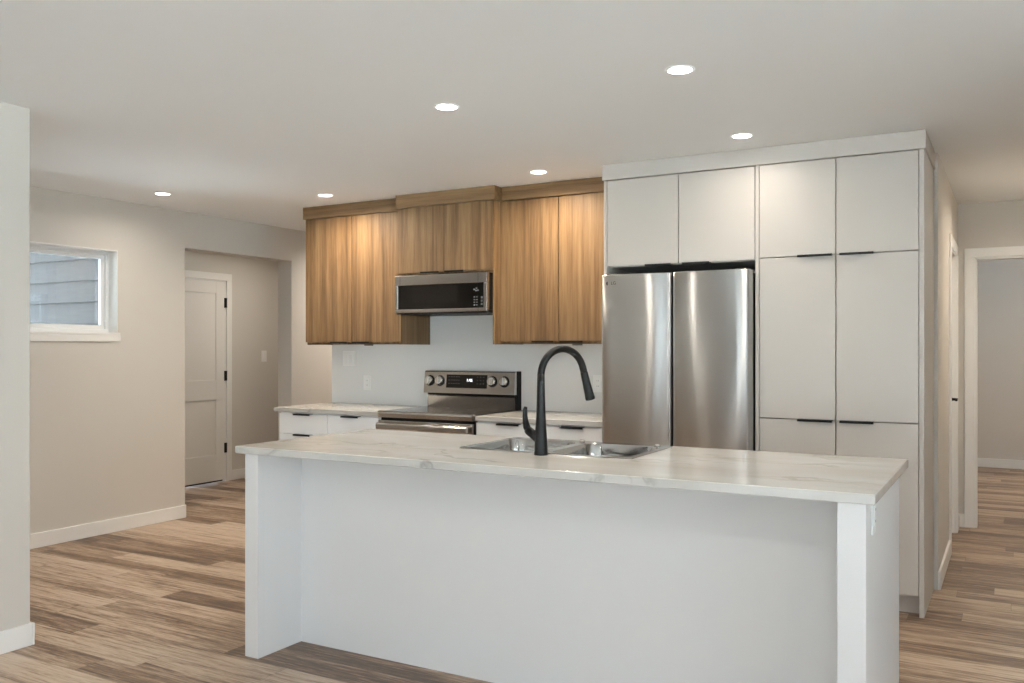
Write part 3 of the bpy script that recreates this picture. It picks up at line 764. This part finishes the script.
# ------------------------------------------------------------------ refrigerator
FX0_, FX1_, FY = -2.090, -1.231, 4.735
fr_ = thing('refrigerator', 'stainless steel french-door refrigerator set between white cabinet panels', 'refrigerator', (-1.66, 5.1, 0))
box(FX0_+.008, FX1_-.008, 4.845, 5.45, .03, 1.765, .004).build('body', 'black_plastic', fr_)
for x in (FX0_+.08, FX1_-.08):
    for y in (4.92, 5.38): MB().lathe([(.02, 0), (.02, .0295)], (x, y, 0), n=14).build('foot', 'black_plastic', fr_)
def door_profile(x0, x1, inner):
    """plan of one door: gently bowed face, a fuller roll at the meeting edge"""
    pts = []; w_ = x1-x0; n = 90
    for i in range(n+1):
        s = i/n
        bow = .004*(1-(2*s-1)**2)
        y = FY + .004 - bow
        e = s if inner == 'l' else 1-s               # distance to meeting edge
        o_ = 1-e
        d = e*w_
        if d < .15: y += .016*(1-d/.15)**2
        if d < .020: y += .014*(1-math.sqrt(max(0, 1-((.020-d)/.020)**2)))
        d2 = o_*w_
        if d2 < .07: y += .008*(1-d2/.07)**2
        if d2 < .012: y += .010*(1-math.sqrt(max(0, 1-((.012-d2)/.012)**2)))
        pts.append((x0+s*w_, y))
    return pts + [(x1, 4.838), (x0, 4.838)]
def bowed(name, x0, x1, z0, z1, inner):
    poly = door_profile(x0, x1, inner); t = bmesh.new(); n = len(poly)
    levels = [(z0, .006), (z0+.006, 0), (z1-.006, 0), (z1-.0015, .002), (z1, .006)]
    rings = []
    for z, ins in levels:
        rings.append([t.verts.new((x, y + (ins if i < n-2 else 0), z)) for i, (x, y) in enumerate(poly)])
    for A, B in zip(rings, rings[1:]):
        for i in range(n):
            f = t.faces.new((A[i], A[(i+1) % n], B[(i+1) % n], B[i])); f.smooth = i < n-3
    t.faces.new(rings[0]); t.faces.new(rings[-1])
    b = MB(); b.add(t); return b.build(name, 'fridge_steel', fr_)
MIDX = -1.6645
ld = bowed('door', FX0_, MIDX-.003, .735, 1.775, 'r')
rd = bowed('door', MIDX+.003, FX1_, .735, 1.775, 'l')
bowed('freezer_drawer', FX0_, FX1_, .40, .727, 'l'); bowed('freezer_drawer', FX0_, FX1_, .06, .392, 'l')
box(MIDX-.020, MIDX+.020, 4.82, 4.844, .74, 1.77).build('door_gasket', 'black_plastic', fr_)
for x in (FX0_+.05, FX1_-.05): box(x-.035, x+.035, 4.79, 4.90, 1.7655, 1.785, .005).build('hinge_cover', 'black_plastic', fr_)
lx, lz = FX0_+.045, 1.725
b = MB(); b.lathe([(.011, 0), (.011, .0015)], (lx, FY+.0050, lz), (0, -1, 0), 28); b.build('logo', 'logo', ld)
text_mesh('LG', .026, Matrix.Translation((lx+.036, FY+.0018, lz)) @ FACE_MINUS_Y, 'logo', ld, 'logo_letters', .0015)

# ------------------------------------------------------------------ recessed downlights and added fill lamps
def lamp_light(x, y, k=1.0, warm=(1.0, .90, .77)):  # light for the visible fixtures and for the added fill lamps
    d = bpy.data.lights.new('downlight_and_fill_led', 'AREA'); d.shape = 'DISK'; d.size = .08; d.energy = LAMP_W * k; d.color = warm; d.spread = math.radians(160)
    o = bpy.data.objects.new('downlight_and_fill_led', d); COL.objects.link(o); o.location = (x, y, H-.010)
labs = [(-5.215, 4.214, 'recessed ceiling downlight nearest the high window on the left'),
        (-4.258, 4.825, 'recessed ceiling downlight just above the leftmost walnut cabinet'),
        (-2.224, 3.33, 'recessed ceiling downlight over the left half of the island'),
        (-2.552, 4.838, 'recessed ceiling downlight in front of the walnut cabinet beside the refrigerator'),
        (-1.134, 3.336, 'recessed ceiling downlight over the right half of the island'),
        (-1.209, 4.528, 'recessed ceiling downlight in front of the white pantry doors')]
proto = None
COOL, WARM = (1.0, .91, .79), (1.0, .89, .73)
POWER = ((1.1, COOL), (4.9, WARM), (1.9, COOL), (4.2, WARM), (2.2, COOL), (.8, COOL))
for i, (x, y, lab) in enumerate(labs):
    if proto is None:
        proto = thing('ceiling_downlight', lab, 'ceiling light', (x, y, H), 'recessed ceiling downlights')
        b = MB(); b.lathe([(.058, 0), (.058, -.003), (.050, -.005), (.047, -.004), (.047, 0)], (x, y, H), n=40, caps=False); b.build('trim_ring', 'ceiling', proto)
        b = MB(); b.lathe([(.047, -.0005), (.047, -.0035), (.001, -.0036)], (x, y, H), n=40, caps=False); b.build('diffuser', 'lamp', proto)
    else:
        dup(proto, (x, y, H), lab)
    lamp_light(x, y, *POWER[i])
for x, y in ((-1.5, .6), (1.2, .6), (-1.5, -2.2), (1.2, -2.2)):  # unseen lamps added behind the camera to brighten the kitchen
    lamp_light(x, y, 2.6, (1.0, .96, .90))
lamp_light(.36, 6.4, 3.7, (1.0, .86, .68)); lamp_light(-6.15, 6.45, 2.0); lamp_light(-4.9, 1.9, 2.2); lamp_light(-5.2, 6.9, 6.5); lamp_light(.3, 9.6, 4.6, (1.0, .86, .68))  # unseen lamps added for hall, entry, dining side, passage and far room
